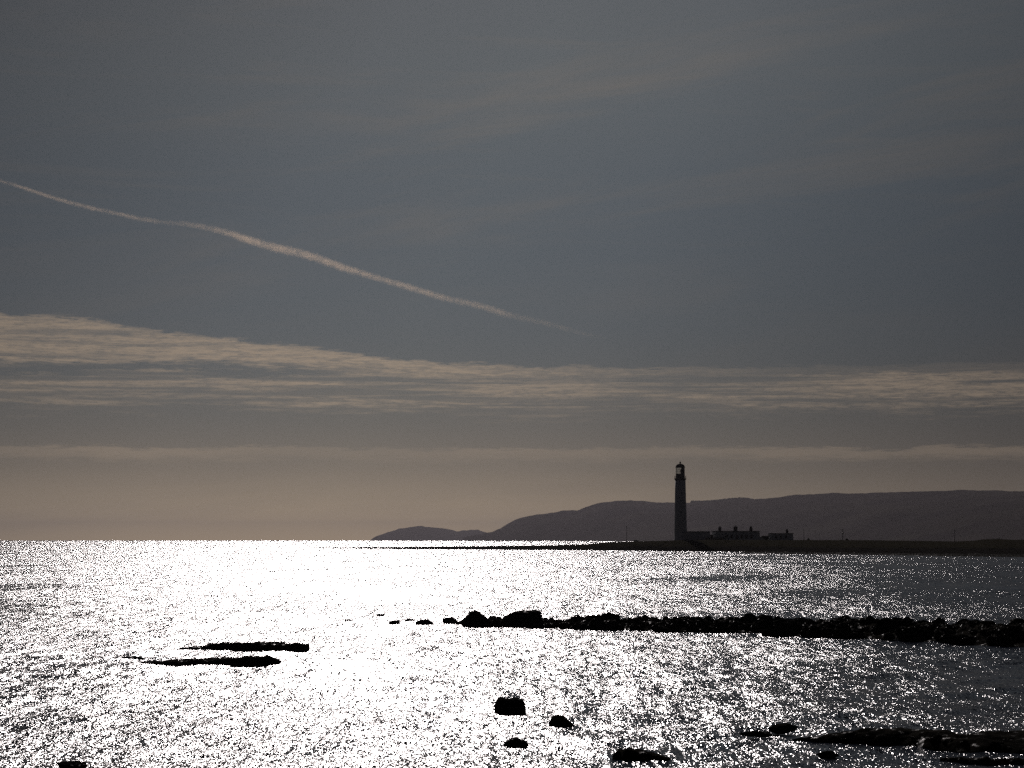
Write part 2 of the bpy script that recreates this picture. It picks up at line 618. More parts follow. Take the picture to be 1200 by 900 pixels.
def reef_mesh(name, front, back, height, x0, x1, step, rows, seed, freq, rough):
    """low rocky strip: photo-column functions for the near and far waterline, a height, fractal bumps"""
    X = np.arange(x0, x1 + step, step)
    P = []
    for i in range(rows):
        tt = i / (rows - 1)
        row = []
        for x in X:
            n, f = front(x), back(x)
            Y = n + (f - n) * tt
            prof = max(0.0, math.sin(math.pi * tt)) ** 0.6
            wx = (x - 600) / FPX * Y
            fr = mnoise.fractal(Vector((wx * freq, Y * freq, seed)), 0.75, 2.1, 6)
            z = -0.25 + (height(x) + 0.25) * prof + fr * rough * prof
            row.append((wx, Y, z))
        P.append(row)
    P = np.array(P)
    P[0, :, 2] = -0.4
    P[-1, :, 2] = -0.4
    P[:, 0, 2] = -0.4
    P[:, -1, 2] = -0.4
    return grid_mesh(name, P)


def dist_of(xs, ys):
    return lambda x: on_z(x, float(np.interp(x, xs, ys))).y


def val(xs, vs):
    return lambda x: float(np.interp(x, xs, vs))


# rock shelf at the foot of the land, cut off by a thread of water
fs = dist_of([860, 900, 1000, 1100, 1200, 1500], [648.4, 649.0, 650.2, 651.8, 653.0, 656])
tag(obj('rock_shelf', reef_mesh('rock_shelf', fs, lambda x: fs(x) + 26, val([860, 880, 1300], [0.1, 0.45, 0.8]), 860, 1400, 1.0, 14, 3.0, 0.2, 0.45), m_rock),
    'long low black rock shelf lying in the water before the lighthouse point', 'rock shelf')

# ------------------------------------------------------------------ the long reef
rf_front = dist_of([520, 545, 600, 700, 800, 900, 1000, 1100, 1200, 1400], [732.4, 733, 735, 738.5, 741.5, 745, 749, 754, 760.5, 772])
rf_back = lambda x: rf_front(x) + val([520, 560, 700, 1200, 1400], [1.5, 5.0, 8, 17, 20])(x)
rf_h = val([520, 540, 560, 590, 640, 700, 800, 1000, 1200, 1400], [0.03, 0.12, 0.15, 0.18, 0.18, 0.2, 0.3, 0.42, 0.5, 0.55])
tag(obj('reef_bed', reef_mesh('reef_bed', rf_front, rf_back, rf_h, 520, 1390, 0.9, 60, 11.0, 1.1, 0.34), m_rock), kind='structure')


def rock_mesh(seed, shape=(1, 1, 1), sub=3, blocky=0.0, amp=0.32):
    """a broken boulder, unit radius: faceted by random cutting planes, then roughened"""
    rng = random.Random(seed)
    bm = bmesh.new()
    bmesh.ops.create_icosphere(bm, subdivisions=sub, radius=1.0)
    planes = []
    for _ in range(13):
        n = Vector((rng.gauss(0, 1), rng.gauss(0, 1), rng.gauss(0, 0.8))).normalized()
        planes.append((n, rng.uniform(0.55, 0.86)))
    for v in bm.verts:
        p = v.co.copy()
        if blocky:
            m = max(abs(p.x), abs(p.y), abs(p.z))
            p = p.lerp(p / m * 0.9, blocky)
        for n, d in planes:
            e = p.dot(n) - d
            if e > 0:
                p -= n * e * 0.85
        f = mnoise.fractal(p * 1.7 + Vector((seed * 3.1, 0, 0)), 0.8, 2.0, 5)
        p *= 1 + amp * 0.5 * f
        v.co = Vector((p.x * shape[0], p.y * shape[1], p.z * shape[2]))
    me = bpy.data.meshes.new('boulder')
    bmesh.ops.recalc_face_normals(bm, faces=bm.faces)
    bm.to_mesh(me)
    bm.free()
    me.materials.append(m_rock)
    return me


def lone_rock(name, x0, x1, ytop, ybot, seed, label, cat='rock', depth=0.8, blocky=0.3, lean=0.0, amp=0.32, sink=0.25, group=None, sub=4):
    """a rock filling the photo box x0..x1, ytop..ybot with its waterline at ybot"""
    c = on_z((x0 + x1) / 2, ybot)
    w = (x1 - x0) / FPX * c.y
    h = (ybot - ytop) / FPX * c.y
    me = rock_mesh(seed, (1, 1, 1), sub, blocky, amp)
    xs = [v.co.x for v in me.vertices]
    zs = [v.co.z for v in me.vertices]
    kx = w / (max(xs) - min(xs))
    kz = h * (1 + sink) / (max(zs) - min(zs))
    for v in me.vertices:
        z = v.co.z - min(zs)
        v.co = Vector(((v.co.x - (max(xs) + min(xs)) / 2) * kx + lean * z * kz, v.co.y * kx * depth, z * kz - h * sink))
    o = obj(name, me)
    o.location = (c.x, c.y + w * depth * 0.5, 0)
    return tag(o, label, cat, group)


# the two large boulders and other stones one can pick out on the reef
lone_rock('boulder', 703, 728, 718, 737, 24, 'mid-sized dark boulder standing above the rubble of the reef below the lighthouse', 'boulder', 0.8, 0.2)
lone_rock('rock', 455, 470, 727.2, 731.5, 41, 'small low rock leading the string of stones off the tip of the long reef', 'rock', 0.9)
lone_rock('rock', 486, 508, 726.2, 732, 42, 'flat dark rock between the smallest stones and the tip of the long reef', 'rock', 0.8)
lone_rock('rock', 518, 536, 723.5, 731.5, 43, 'knobbly dark rock just off the tip of the long reef', 'rock', 0.8)
lone_rock('rock', 474, 487, 725.4, 728, 44, 'thin sliver of rock awash behind the string of stones', 'rock', 0.7)
lone_rock('rock', 440, 451, 719.6, 722, 45, 'tiny rock awash in the glitter, farther out than the string of stones', 'rock', 0.7)
lone_rock('rock', 403, 416, 725.6, 727.4, 46, 'thin rock awash in the brightest glitter, beyond the flat slabs', 'rock', 0.7)

# rubble of the long reef
rng = random.Random(12)
protos = [rock_mesh(100 + i, (1, rng.uniform(0.7, 1.0), rng.uniform(0.62, 0.9)), 3, rng.choice((0, 0.2, 0.45)), 0.4) for i in range(9)]
RUB = 'dark weathered boulders heaped along the long reef'
first = True
for i in range(250):
    x = 545 + (1215 - 545) * (i + rng.random()) / 250
    nd, fd = rf_front(x), rf_back(x)
    tt = rng.choice((rng.uniform(0.02, 0.3), rng.uniform(0.1, 0.95), rng.uniform(0.5, 0.95)))
    Y = nd + (fd - nd) * tt
    rad = rng.uniform(0.2, 0.56) * (0.7 + 0.5 * min(1, (x - 545) / 250)) * (1.3 if rng.random() < 0.1 else 1.0)
    z = max(0.0, rf_h(x) * math.sin(math.pi * tt) ** 0.6 * 0.8) + rad * 0.12
    if i == 0:
        src = obj('boulder', protos[0])
        o = src
    else:
        o = src.copy()
        o.data = protos[rng.randrange(9)]
        C.objects.link(o)
    o.location = ((x - 600) / FPX * Y, Y, z)
    o.scale = (rad * rng.uniform(0.9, 1.35), rad * rng.uniform(0.8, 1.2), rad * rng.uniform(0.75, 1.05))
    o.rotation_euler = (rng.uniform(-0.25, 0.25), rng.uniform(-0.25, 0.25), rng.uniform(0, 6.28))
    tag(o, 'dark weathered boulder among the rubble heaped along the long reef', 'boulder', RUB)

# ------------------------------------------------------------------ stones standing alone in the water
lone_rock('rock', 62, 100, 893, 902, 55, 'black rock just showing at the bottom edge of the picture', 'rock', 0.6, 0.2)


# the flat slabs on the left
def slab(name, prof_x, top_y, bot_y, depth, seed, label, cat='rock slab', amp=0.085):
    rows = 22
    X = np.linspace(prof_x[0], prof_x[-1], 220)
    P = []
    for i in range(rows):
        tt = i / (rows - 1)
        row = []
        for x in X:
            yb = float(np.interp(x, prof_x, bot_y))
            yt = float(np.interp(x, prof_x, top_y))
            n = on_z(x, yb).y
            h = (yb - yt) / FPX * n * 0.88
            fr = mnoise.fractal(Vector((x * 0.09, tt * depth * 1.3, seed)), 0.7, 2.0, 6)
            n += 0.25 * mnoise.fractal(Vector((x * 0.11, 3.0, seed)), 0.7, 2.0, 4)
            Y = n + depth * tt * (0.35 + 0.65 * math.sin(math.pi * min(1, max(0, (x - prof_x[0]) / (prof_x[-1] - prof_x[0]))) ** 0.8))
            e = min(1, tt * 7) * min(1, (1 - tt) * 3.5)
            z = -0.15 + (h + 0.15) * e * (0.9 + 0.1 * math.sin(tt * 3)) + fr * amp * e * min(1, h * 6)
            row.append(((x - 600) / FPX * Y, Y, z))
        P.append(row)
    P = np.array(P)
    P[0, :, 2] = P[-1, :, 2] = -0.25
    P[:, 0, 2] = P[:, -1, 2] = -0.25
    return tag(obj(name, grid_mesh(name, P), m_rock), label, cat)


slab('rock_slab', [213, 228, 242, 250, 265, 280, 300, 318, 322, 345, 360, 364, 365],
     [759.8, 758.8, 757.2, 755.4, 754.2, 753.8, 753.6, 752.6, 753.8, 754.2, 754.2, 754.2, 758],
     [761.8, 761.8, 762, 762, 762, 762.2, 762.4, 762.6, 762.8, 762.8, 763, 762.4, 761], 2.2, 1.0,
     'long flat black rock slab with a square right end, farther out of the two large slabs')
slab('rock_slab', [165, 180, 200, 220, 240, 260, 275, 285, 300, 312, 320, 327, 333],
     [776.4, 775.6, 775.2, 774.4, 773, 772, 770.6, 770.8, 769.4, 769.2, 770, 772, 776],
     [778.6, 779, 779.6, 780.4, 780.8, 781.4, 781.6, 781.4, 780.8, 780, 779.4, 778.6, 777], 2.0, 5.0,
     'long black rock slab rising to a rounded right end, nearer of the two large slabs')
slab('rock_slab', [140, 150, 160, 170, 178], [771, 770.3, 770.2, 770.6, 771.6], [771.8, 772.4, 772.6, 772.6, 772.4], 1.2, 9.0,
     'thin sliver of black rock awash left of the two long slabs')

slab('rock', [716, 722, 730, 738, 748, 760, 770, 778, 784],
     [886, 880.5, 878.5, 878, 881, 883.5, 885.5, 887.5, 889.5], [888.5, 889, 889.6, 890, 890.4, 890.6, 890.8, 890.8, 890.6], 1.0, 13.0,
     'long low black rock tapering to the right, awash in the dark water', 'rock', 0.035)

slab('boulder', [541, 546, 552, 556, 562, 568, 574, 582], [731, 722, 715.5, 713.5, 716, 721, 726, 730],
     [733.5, 734, 734, 734, 734, 734, 734, 733.5], 1.5, 17.0,
     'rounded dark boulder at the seaward end of the long reef, left of the wedge', 'boulder', 0.07)
slab('boulder', [584, 592, 598, 606, 615, 625, 632, 634, 636], [730, 721, 717, 714.6, 714, 713.2, 713, 716, 726],
     [734.6, 735, 735.2, 735.4, 735.6, 735.8, 736, 736, 735.6], 1.6, 18.0,
     'largest dark wedge-shaped boulder on the long reef, right of the rounded one', 'boulder', 0.07)
slab('boulder', [579.5, 581.5, 584, 590, 600, 608, 612, 614.5, 616], [828, 820.5, 818, 817.2, 817, 817.4, 818.6, 822, 829],
     [834, 836, 837, 837.2, 837.4, 837.2, 836.8, 836, 834], 0.8, 22.0,
     'squarish black boulder standing alone in the bright water, largest of the loose rocks', 'boulder', 0.035)
slab('rock', [642.5, 646, 650, 655, 660, 665, 669, 672], [847, 841, 838, 837, 839, 843, 847, 849.4],
     [849, 850, 850.4, 850.6, 850.6, 850.6, 850.6, 850.4], 0.6, 24.0,
     'humped black rock in the water, second largest, right of the squarish boulder', 'rock', 0.035)
slab('rock', [590, 594, 599, 605, 612, 616, 619.5], [873, 868.5, 866.4, 865.5, 866, 868, 873],
     [874, 874.6, 875, 875, 875, 874.6, 874], 0.55, 27.0,
     'low flat-topped black rock in the water nearest below the squarish boulder', 'rock', 0.035)

# ------------------------------------------------------------------ near reef, lower right
nr_front = dist_of([925, 950, 985, 1050, 1090, 1120, 1200, 1300], [868.5, 871, 873, 874.5, 879, 883, 885, 888])
nr_back = lambda x: nr_front(x) + val([925, 960, 1000, 1200, 1300], [0.2, 0.9, 1.8, 4.0, 4.0])(x)
nr_h = val([925, 950, 985, 1010, 1030, 1060, 1080, 1100, 1125, 1150, 1180, 1300],
           [0.03, 0.13, 0.25, 0.3, 0.31, 0.3, 0.34, 0.33, 0.27, 0.34, 0.35, 0.38])
tag(obj('reef_bed', reef_mesh('reef_bed', nr_front, nr_back, nr_h, 925, 1300, 0.6, 60, 23.0, 1.9, 0.05), m_rock), kind='structure')
n2f = dist_of([1095, 1130, 1200, 1300], [891.5, 893.5, 896, 900])
tag(obj('reef_bed', reef_mesh('reef_bed', n2f, lambda x: n2f(x) + 0.7, val([1095, 1130, 1300], [0.02, 0.07, 0.1]), 1095, 1300, 0.7, 24, 19.0, 2.5, 0.08), m_rock), kind='structure')
lone_rock('rock', 902, 936, 848.5, 859.5, 61, 'rounded dark rock behind the tip of the near reef', 'rock', 0.7, 0.2)
lone_rock('rock', 868, 907, 857.6, 863.5, 62, 'low dark rock trailing left off the tip of the near reef', 'rock', 0.5, 0.1)
lone_rock('rock', 958, 984, 880.5, 888, 63, 'small round dark rock in the water in front of the near reef', 'rock', 0.7, 0.1)
NR = 'dark stones bedded along the near reef'
rng = random.Random(31)
for i in range(46):
    x = 985 + (1215 - 985) * (i + rng.random()) / 46
    nd, fd = nr_front(x), nr_back(x)
    tt = rng.uniform(0.1, 0.85)
    Y = nd + (fd - nd) * tt
    rad = rng.uniform(0.09, 0.19)
    z = nr_h(x) * math.sin(math.pi * tt) ** 0.6 * 0.75 - rad * 0.2
    if i == 0:
        src = obj('stone', protos[3])
        o = src
    else:
        o = src.copy()
        o.data = protos[rng.randrange(9)]
        C.objects.link(o)
    o.location = ((x - 600) / FPX * Y, Y, z)
    o.scale = (rad * rng.uniform(1.0, 1.7), rad * rng.uniform(0.8, 1.3), rad * rng.uniform(0.5, 0.85))
    o.rotation_euler = (rng.uniform(-0.2, 0.2), rng.uniform(-0.2, 0.2), rng.uniform(0, 6.28))
    tag(o, 'dark stone bedded in the low near reef', 'stone', NR)

# ------------------------------------------------------------------ lighthouse station
m_white = mat('weathered_limewash', (0.74, 0.75, 0.77), 0.9, 0.0, 0.12, 0.6)
m_black = mat('black_paint', (0.012, 0.012, 0.013), 0.95, 0.0, 0.2, 2.0)
m_slate = mat('slate', (0.012, 0.012, 0.013), 0.95, 0.0, 0.3, 2.0)
m_stone = mat('dark_stone', (0.03, 0.028, 0.026), 0.95, 0.0, 0.3, 1.5)
m_wood = mat('creosoted_wood', (0.03, 0.024, 0.018), 0.85, 0.3, 0.3, 3.0)
m_steel = mat('grey_steel', (0.12, 0.12, 0.12), 0.5, 0.5, 0.1, 3.0)
m_glass = bpy.data.materials.new('clear_glass')
m_glass.use_nodes = True
N = NT(m_glass.node_tree)
tr = N.new('ShaderNodeBsdfTransparent')
tr.inputs[0].default_value = (0.9, 0.92, 0.92, 1)
gl = N.new('ShaderNodeBsdfGlossy')
gl.inputs['Roughness'].default_value = 0.03
mx = N.new('ShaderNodeMixShader')
mx.inputs[0].default_value = 0.06
N.l.new(tr.outputs[0], mx.inputs[1])
N.l.new(gl.outputs[0], mx.inputs[2])
N.l.new(mx.outputs[0], N.n['Material Output'].inputs[0])
m_pane = mat('dark_window_glass', (0.01, 0.011, 0.013), 0.08, 0.5, 0.1, 1.0)

PX = LAND_D / FPX                       # metres per photo pixel at the station


def wx(px):
    return (px - 600) * PX


def wz(py):
    return at_y(600, py, LAND_D).z


GZ = wz(633.2)
lh = empty('lighthouse', (wx(797.1), LAND_D, GZ), 'tall tapering pale lighthouse with black lantern, standing above the low point', 'lighthouse')


def hz(py):
    return wz(py) - GZ


bm = bmesh.new()
zt = hz(561.6)
lathe(bm, [(3.32, -1.0), (3.32, 0.25), (3.14, 0.45), (3.04, 4), (2.92, 9), (2.80, 14), (2.70, 19), (2.60, 24), (2.53, zt - 0.5)], 64)
obj('tower', bm, m_white, lh)
bm = bmesh.new()
lathe(bm, [(2.53, zt - 0.5), (2.62, zt - 0.35), (2.86, zt), (2.9, zt + 0.25), (2.9, zt + 0.42), (2.3, zt + 0.43)], 64)
obj('gallery', bm, m_stone, lh)
gal_top = zt + 0.42
bm = bmesh.new()
for k in range(24):
    a = 2 * math.pi * k / 24
    x, y = 2.78 * math.cos(a), 2.78 * math.sin(a)
    tube(bm, [(x, y, gal_top - 0.02), (x, y, gal_top + 1.12)], 0.028, 6)
for hh in (0.38, 0.75, 1.12):
    ring = [(2.78 * math.cos(2 * math.pi * k / 48), 2.78 * math.sin(2 * math.pi * k / 48), gal_top + hh) for k in range(49)]
    tube(bm, ring, 0.03, 6)
obj('railing', bm, m_black, lh)
zb, zg0, zg1, zd = gal_top, hz(555.2), hz(548.0), hz(543.0)
bm = bmesh.new()
lathe(bm, [(2.16, zb), (2.16, zg0 - 0.15), (2.24, zg0 - 0.12), (2.24, zg0)], 48)
obj('lantern_base', bm, m_black, lh)
# glazing: clear panes round the seaward two thirds, blank panels on the landward side
bm = bmesh.new()
n = 20
for k in range(n):
    a0, a1 = 2 * math.pi * k / n, 2 * math.pi * (k + 1) / n
    mid = math.degrees((a0 + a1) / 2)
    if -72 <= ((mid + 180) % 360) - 180 <= 72:
        continue
    bm.faces.new([bm.verts.new((2.05 * math.cos(a), 2.05 * math.sin(a), z)) for a, z in ((a0, zg0), (a1, zg0), (a1, zg1), (a0, zg1))])
obj('glazing', bm, m_glass, lh)
bm = bmesh.new()
for k in range(n):
    a0, a1 = 2 * math.pi * k / n, 2 * math.pi * (k + 1) / n
    mid = math.degrees((a0 + a1) / 2)
    if not (-72 <= ((mid + 180) % 360) - 180 <= 72):
        continue
    lo = [[bm.verts.new((r * math.cos(a), r * math.sin(a), z)) for a, z in ((a0, zg0), (a1, zg0), (a1, zg1), (a0, zg1))] for r in (2.0, 2.08)]
    bm.faces.new(lo[1])
    bm.faces.new(lo[0][::-1])
    for i in range(4):
        bm.faces.new((lo[0][i], lo[0][(i + 1) % 4], lo[1][(i + 1) % 4], lo[1][i]))
obj('blank_panel', bm, m_black, lh)
bm = bmesh.new()
for k in range(n):
    a = 2 * math.pi * k / n
    tube(bm, [(2.09 * math.cos(a), 2.09 * math.sin(a), zg0), (2.09 * math.cos(a), 2.09 * math.sin(a), zg1)], 0.045, 6)
for z in (zg0 + (zg1 - zg0) / 3, zg0 + 2 * (zg1 - zg0) / 3):
    tube(bm, [(2.09 * math.cos(2 * math.pi * k / n), 2.09 * math.sin(2 * math.pi * k / n), z) for k in range(n + 1)], 0.035, 6)
obj('glazing_bars', bm, m_black, lh)
bm = bmesh.new()
lathe(bm, [(0.2, zg0), (0.22, zg0 + 0.7), (0.3, zg0 + 0.9), (0.34, zg0 + 1.4), (0.3, zg0 + 1.9), (0.1, zg0 + 2.1)], 24, 0.3, 0.0)
obj('lamp_optic', bm, m_steel, lh)
bm = bmesh.new()
prof = [(2.05, zg1), (2.32, zg1 + 0.02), (2.34, zg1 + 0.2), (2.2, zg1 + 0.3)]
for k in range(1, 9):
    a = k / 9 * math.pi / 2
    prof.append((2.2 * math.cos(a), zg1 + 0.3 + (zd - zg1 - 0.45) * math.sin(a)))
prof.append((0.3, zd - 0.15))
lathe(bm, prof, 48)
dome = obj('dome', bm, m_black, lh)
bm = bmesh.new()
zf = hz(540.2)
lathe(bm, [(0.28, zd - 0.16), (0.3, zd + 0.05), (0.42, zd + 0.25), (0.45, zd + 0.45), (0.34, zd + 0.66), (0.14, zd + 0.78), (0.06, zd + 0.9), (0.03, zf + 0.35)], 24)
obj('finial', bm, m_black, lh)
for z in (8.0, 16.5, 24.5):              # slit windows on the sides of the stair
    bm = bmesh.new()
    r = 3.04 - z * 0.022
    box(bm, r - 0.25, r + 0.06, -0.35, 0.35, z, z + 1.3)
    obj('window', bm, m_pane, lh)


def house(x0, x1, ytop, name, label, depth, chimneys, windows, door=None, cat='house', roof_rise=0.45, dy=0.0):
    g = GZ
    e = empty(name, ((wx(x0) + wx(x1)) / 2, LAND_D + dy, g), label, cat)
    e.rotation_euler = (0, 0, R(8))
    w = (x1 - x0) * PX - 0.25
    H = wz(ytop) - g
    wall_h = H - roof_rise
    bm = bmesh.new()
    box(bm, -w / 2 + 0.15, w / 2 - 0.15, -depth / 2, depth / 2, -1.0, wall_h)
    obj('wall', bm, m_white, e)
    bm = bmesh.new()
    rings = [(w / 2 + 0.02, depth / 2 + 0.15, wall_h + 0.005), (w / 2 + 0.02, depth / 2 + 0.15, wall_h + 0.2),
             (w / 2 - 0.5, depth / 2 - 0.9, H), ]
    rr = [[bm.verts.new((sx * a, sy * c, z)) for sx, sy in ((-1, -1), (1, -1), (1, 1), (-1, 1))] for a, c, z in rings]
    for u, v in zip(rr, rr[1:]):
        for k in range(4):
            bm.faces.new((u[k], u[(k + 1) % 4], v[(k + 1) % 4], v[k]))
    bm.faces.new(rr[0][::-1])
    bm.faces.new(rr[-1])
    roof = obj('roof', bm, m_slate, e)
    for cx, cw, ctop, rounded in chimneys:
        px_ = wx(cx) - e.location.x
        hw = cw * PX / 2
        ct = wz(ctop) - g
        bm = bmesh.new()
        box(bm, px_ - hw, px_ + hw, -0.55, 0.55, wall_h + 0.1, ct - 0.75)
        box(bm, px_ - hw - 0.1, px_ + hw + 0.1, -0.65, 0.65, ct - 0.752, ct - 0.55)
        ch = obj('chimney', bm, m_stone, roof)
        k = 3 if rounded else 2
        for q in range(k):
            bm = bmesh.new()
            cx_ = px_ + ((q - (k - 1) / 2) * hw * 0.62)
            top = ct - (0.18 if rounded and q != 1 else 0.0)
            lathe(bm, [(0.2, ct - 0.56), (0.17, top - 0.1), (0.21, top - 0.06), (0.21, top)], 12, cx_, 0)
            obj('chimney_pot', bm, m_stone, roof)
    for px_, ph in windows:
        c = wx(px_) - e.location.x
        bm = bmesh.new()
        z0 = wz(630.4) - g
        fr = 0.09
        hw = 0.52
        for a in ((c - hw, c - hw + fr, z0, z0 + ph), (c + hw - fr, c + hw, z0, z0 + ph),
                  (c - hw + fr, c + hw - fr, z0, z0 + fr), (c - hw + fr, c + hw - fr, z0 + ph - fr, z0 + ph),
                  (c - hw + fr, c + hw - fr, z0 + ph / 2 - 0.03, z0 + ph / 2 + 0.03)):
            box(bm, a[0], a[1], -depth / 2 - 0.05, -depth / 2 - 0.004, a[2], a[3])
        wn = obj('window', bm, m_black, e)
        bm = bmesh.new()
        box(bm, c - hw + fr, c + hw - fr, -depth / 2 - 0.02, -depth / 2 - 0.005, z0 + fr, z0 + ph - fr)
        obj('pane', bm, m_pane, wn)
        bm = bmesh.new()
        box(bm, c - hw - 0.1, c + hw + 0.1, -depth / 2 - 0.14, -depth / 2 - 0.003, z0 - 0.12, z0 - 0.004)
        obj('sill', bm, m_stone, wn)
    if door:
        c = wx(door) - e.location.x
        bm = bmesh.new()
        box(bm, c - 0.55, c + 0.55, -depth / 2 - 0.06, -depth / 2 - 0.004, 0.05, 2.5)
        d = obj('door', bm, m_black, e)
        bm = bmesh.new()
        box(bm, c + 0.36, c + 0.46, -depth / 2 - 0.13, -depth / 2 - 0.06, 1.15, 1.2)
        obj('handle', bm, m_steel, d)
    return e


house(801.6, 830.8, 622.6, 'outbuilding', 'long low flat-roofed outbuilding without chimneys against the foot of the lighthouse', 6.0, [], [], cat='outbuilding', roof_rise=0.35)
house(834.8, 888.0, 622.2, 'cottage', 'widest keepers\' cottage with three chimneys and a row of windows', 9.0,
      [(842.4, 3.0, 616.7, False), (861.2, 4.1, 616.0, True), (879.8, 3.0, 616.8, False)],
      [(847.5, 1.6), (853.9, 1.6), (865.6, 1.6), (871.4, 1.6), (877.4, 1.6)], 860.0)
house(900.4, 927.3, 624.8, 'cottage', 'small low cottage with a single chimney, farthest right of the station buildings', 7.0,
      [(921.6, 2.3, 619.8, False)], [(906, 1.3), (912, 1.3), (918, 1.3)], None, roof_rise=0.4)


def wall_run(x0, x1, ytop, dy, label):
    bm = bmesh.new()
    w = (x1 - x0) * PX
    h = wz(ytop) - GZ
    box(bm, -w / 2, w / 2, -0.2, 0.2, -1.0, h - 0.12)
    box(bm, -w / 2 - 0.05, w / 2 + 0.05, -0.27, 0.27, h - 0.118, h)
    o = obj('boundary_wall', bm, m_stone)
    o.location = ((wx(x0) + wx(x1)) / 2, LAND_D + dy, GZ)
    return tag(o, label, 'wall')


wall_run(831.2, 834.6, 626.6, -2.0, 'short stone wall closing the gap between outbuilding and widest cottage')
wall_run(824.5, 846, 630.0, -6.4, 'low dark stone wall in front of the outbuilding corner and widest cottage')
wall_run(891.6, 900.2, 627.9, 1.0, 'low stone wall between the widest and the smallest cottage')
# pale shed with sloping roof by the end of the wide cottage
sh = empty('shed', (wx(889.6), LAND_D - 1.5, GZ), 'tiny pale lean-to shed with sloping dark roof beside the widest cottage', 'shed')
bm = bmesh.new()
v = [bm.verts.new(p) for p in ((-0.6, -1, -0.5), (1.0, -1, -0.5), (1.0, -1, 1.1), (-0.6, -1, 1.7), (-0.6, 1, -0.5), (1.0, 1, -0.5), (1.0, 1, 1.1), (-0.6, 1, 1.7))]
for f in ((0, 1, 2, 3), (5, 4, 7, 6), (1, 5, 6, 2), (4, 0, 3, 7), (3, 2, 6, 7), (0, 4, 5, 1)):
    bm.faces.new([v[i] for i in f])
obj('wall', bm, mat('bright_whitewash', (0.8, 0.8, 0.78), 0.8, 0.3, 0.05, 1.0), sh)
bm = bmesh.new()
v = [bm.verts.new(p) for p in ((-0.62, -1.2, 1.72), (1.3, -1.2, 1.02), (1.3, -1.2, 1.14), (-0.62, -1.2, 1.84), (-0.62, 1.2, 1.72), (1.3, 1.2, 1.02), (1.3, 1.2, 1.14), (-0.62, 1.2, 1.84))]
for f in ((0, 1, 2, 3), (5, 4, 7, 6), (1, 5, 6, 2), (4, 0, 3, 7), (3, 2, 6, 7), (0, 4, 5, 1)):
    bm.faces.new([v[i] for i in f])
obj('roof', bm, m_slate, sh)

# poles
PG = 'wooden poles standing along the lighthouse point'


def pole(px, ytop, ybot, Y, label, arm=0.0, can=False, rad=0.13):
    base = at_y(px, ybot, Y)
    top = at_y(px, ytop, Y).z
    e = empty('utility_pole', (base.x, Y, base.z), label, 'pole', PG)
    h = top - base.z
    bm = bmesh.new()
    tube(bm, [(0, 0, -0.8), (0, 0, h)], [rad * 1.15, rad * 0.85], 12)
    obj('post', bm, m_wood, e)
    if arm:
        bm = bmesh.new()
        box(bm, -arm, arm, -rad - 0.09, -rad + 0.01, h - 0.45, h - 0.33)
        a = obj('crossarm', bm, m_wood, e)
        for s in (-0.85, 0.85):
            bm = bmesh.new()
            lathe(bm, [(0.03, h - 0.33), (0.06, h - 0.28), (0.04, h - 0.22), (0.065, h - 0.17), (0.02, h - 0.1)], 10, s * arm, -rad - 0.04)
            obj('insulator', bm, m_steel, a)
    if can:
        bm = bmesh.new()
        lathe(bm, [(0.28, h - 2.6), (0.3, h - 2.55), (0.3, h - 1.65), (0.24, h - 1.55), (0.08, h - 1.5)], 16, 0, -rad - 0.36)
        obj('transformer', bm, m_steel, e)
    return e


pole(734.4, 616.0, 635.0, 1010, 'slender bare pole standing alone on the spit left of the lighthouse', 0, False, 0.1)
pole(942.2, 620.2, 633.4, 960, 'slender bare pole just right of the smallest cottage', 0, False, 0.1)
pole(987.7, 620.0, 633.6, 955, 'wooden pole carrying a transformer drum and short crossarm', 0.5, True, 0.16)
pole(1118.8, 620.6, 635.0, 950, 'wooden pole with a wide crossarm, standing by itself near the grassy mound', 0.9, False, 0.13)

# low scrub on the point
m_bush = mat('scrub', (0.035, 0.045, 0.02), 0.9, 0.2, 0.4, 1.0)


def shrub(px, w, ytop, ybot, Y, seed, label):
    rng = random.Random(seed)
    c = at_y(px, ybot, Y)
    W_ = w * Y / FPX
    H_ = (ybot - ytop) * Y / FPX
    bm = bmesh.new()
    for _ in range(260):
        a, rr = rng.uniform(0, 6.28), math.sqrt(rng.random())
        x, y = rr * math.cos(a) * W_ / 2, rr * math.sin(a) * W_ / 2
        z = rng.random() * H_ * math.sqrt(max(0.02, 1 - rr * rr * 0.9))
        s = rng.uniform(0.1, 0.24)
        n = Vector((rng.gauss(0, 1), rng.gauss(0, 1), rng.gauss(0, 1))).normalized()
        u = n.orthogonal().normalized() * s
        v = n.cross(u)
        p = Vector((x, y, z))
        bm.faces.new([bm.verts.new(q) for q in (p - u - v * 0.5, p + u - v * 0.5, p + v)])
    o = obj('shrub', bm, m_bush)
    o.location = c
    return tag(o, label, 'shrub')


shrub(745, 8, 632.6, 635.2, 1005, 3, 'low dark clump of scrub on the spit right of the lone pole')
shrub(947.4, 3, 630.6, 633.6, 957, 4, 'small dark bush at the foot of the bare pole right of the smallest cottage')
shrub(992.5, 3.2, 630.8, 633.6, 953, 5, 'small dark bush beside the pole with the transformer')
shrub(1168, 14, 630.8, 633.2, 945, 6, 'broad low scrub on top of the grassy mound at the right end of the point')

# ------------------------------------------------------------------ vapour trail, nine kilometres up
TR = [(-160, 178), (-60, 199), (0, 212), (30, 221), (60, 231), (100, 242), (140, 251), (180, 259), (220, 263), (260, 271), (300, 284), (330, 292),
      (360, 299), (400, 313), (440, 325), (480, 337), (520, 349), (560, 358), (600, 370), (640, 379), (680, 390), (712, 397.5)]
TWID = [4, 4, 4, 4, 4.5, 5, 5, 5.5, 6, 7, 8.5, 9, 9, 8, 7, 7, 7, 7.5, 7, 6, 5, 2]


TZ = 9000.0


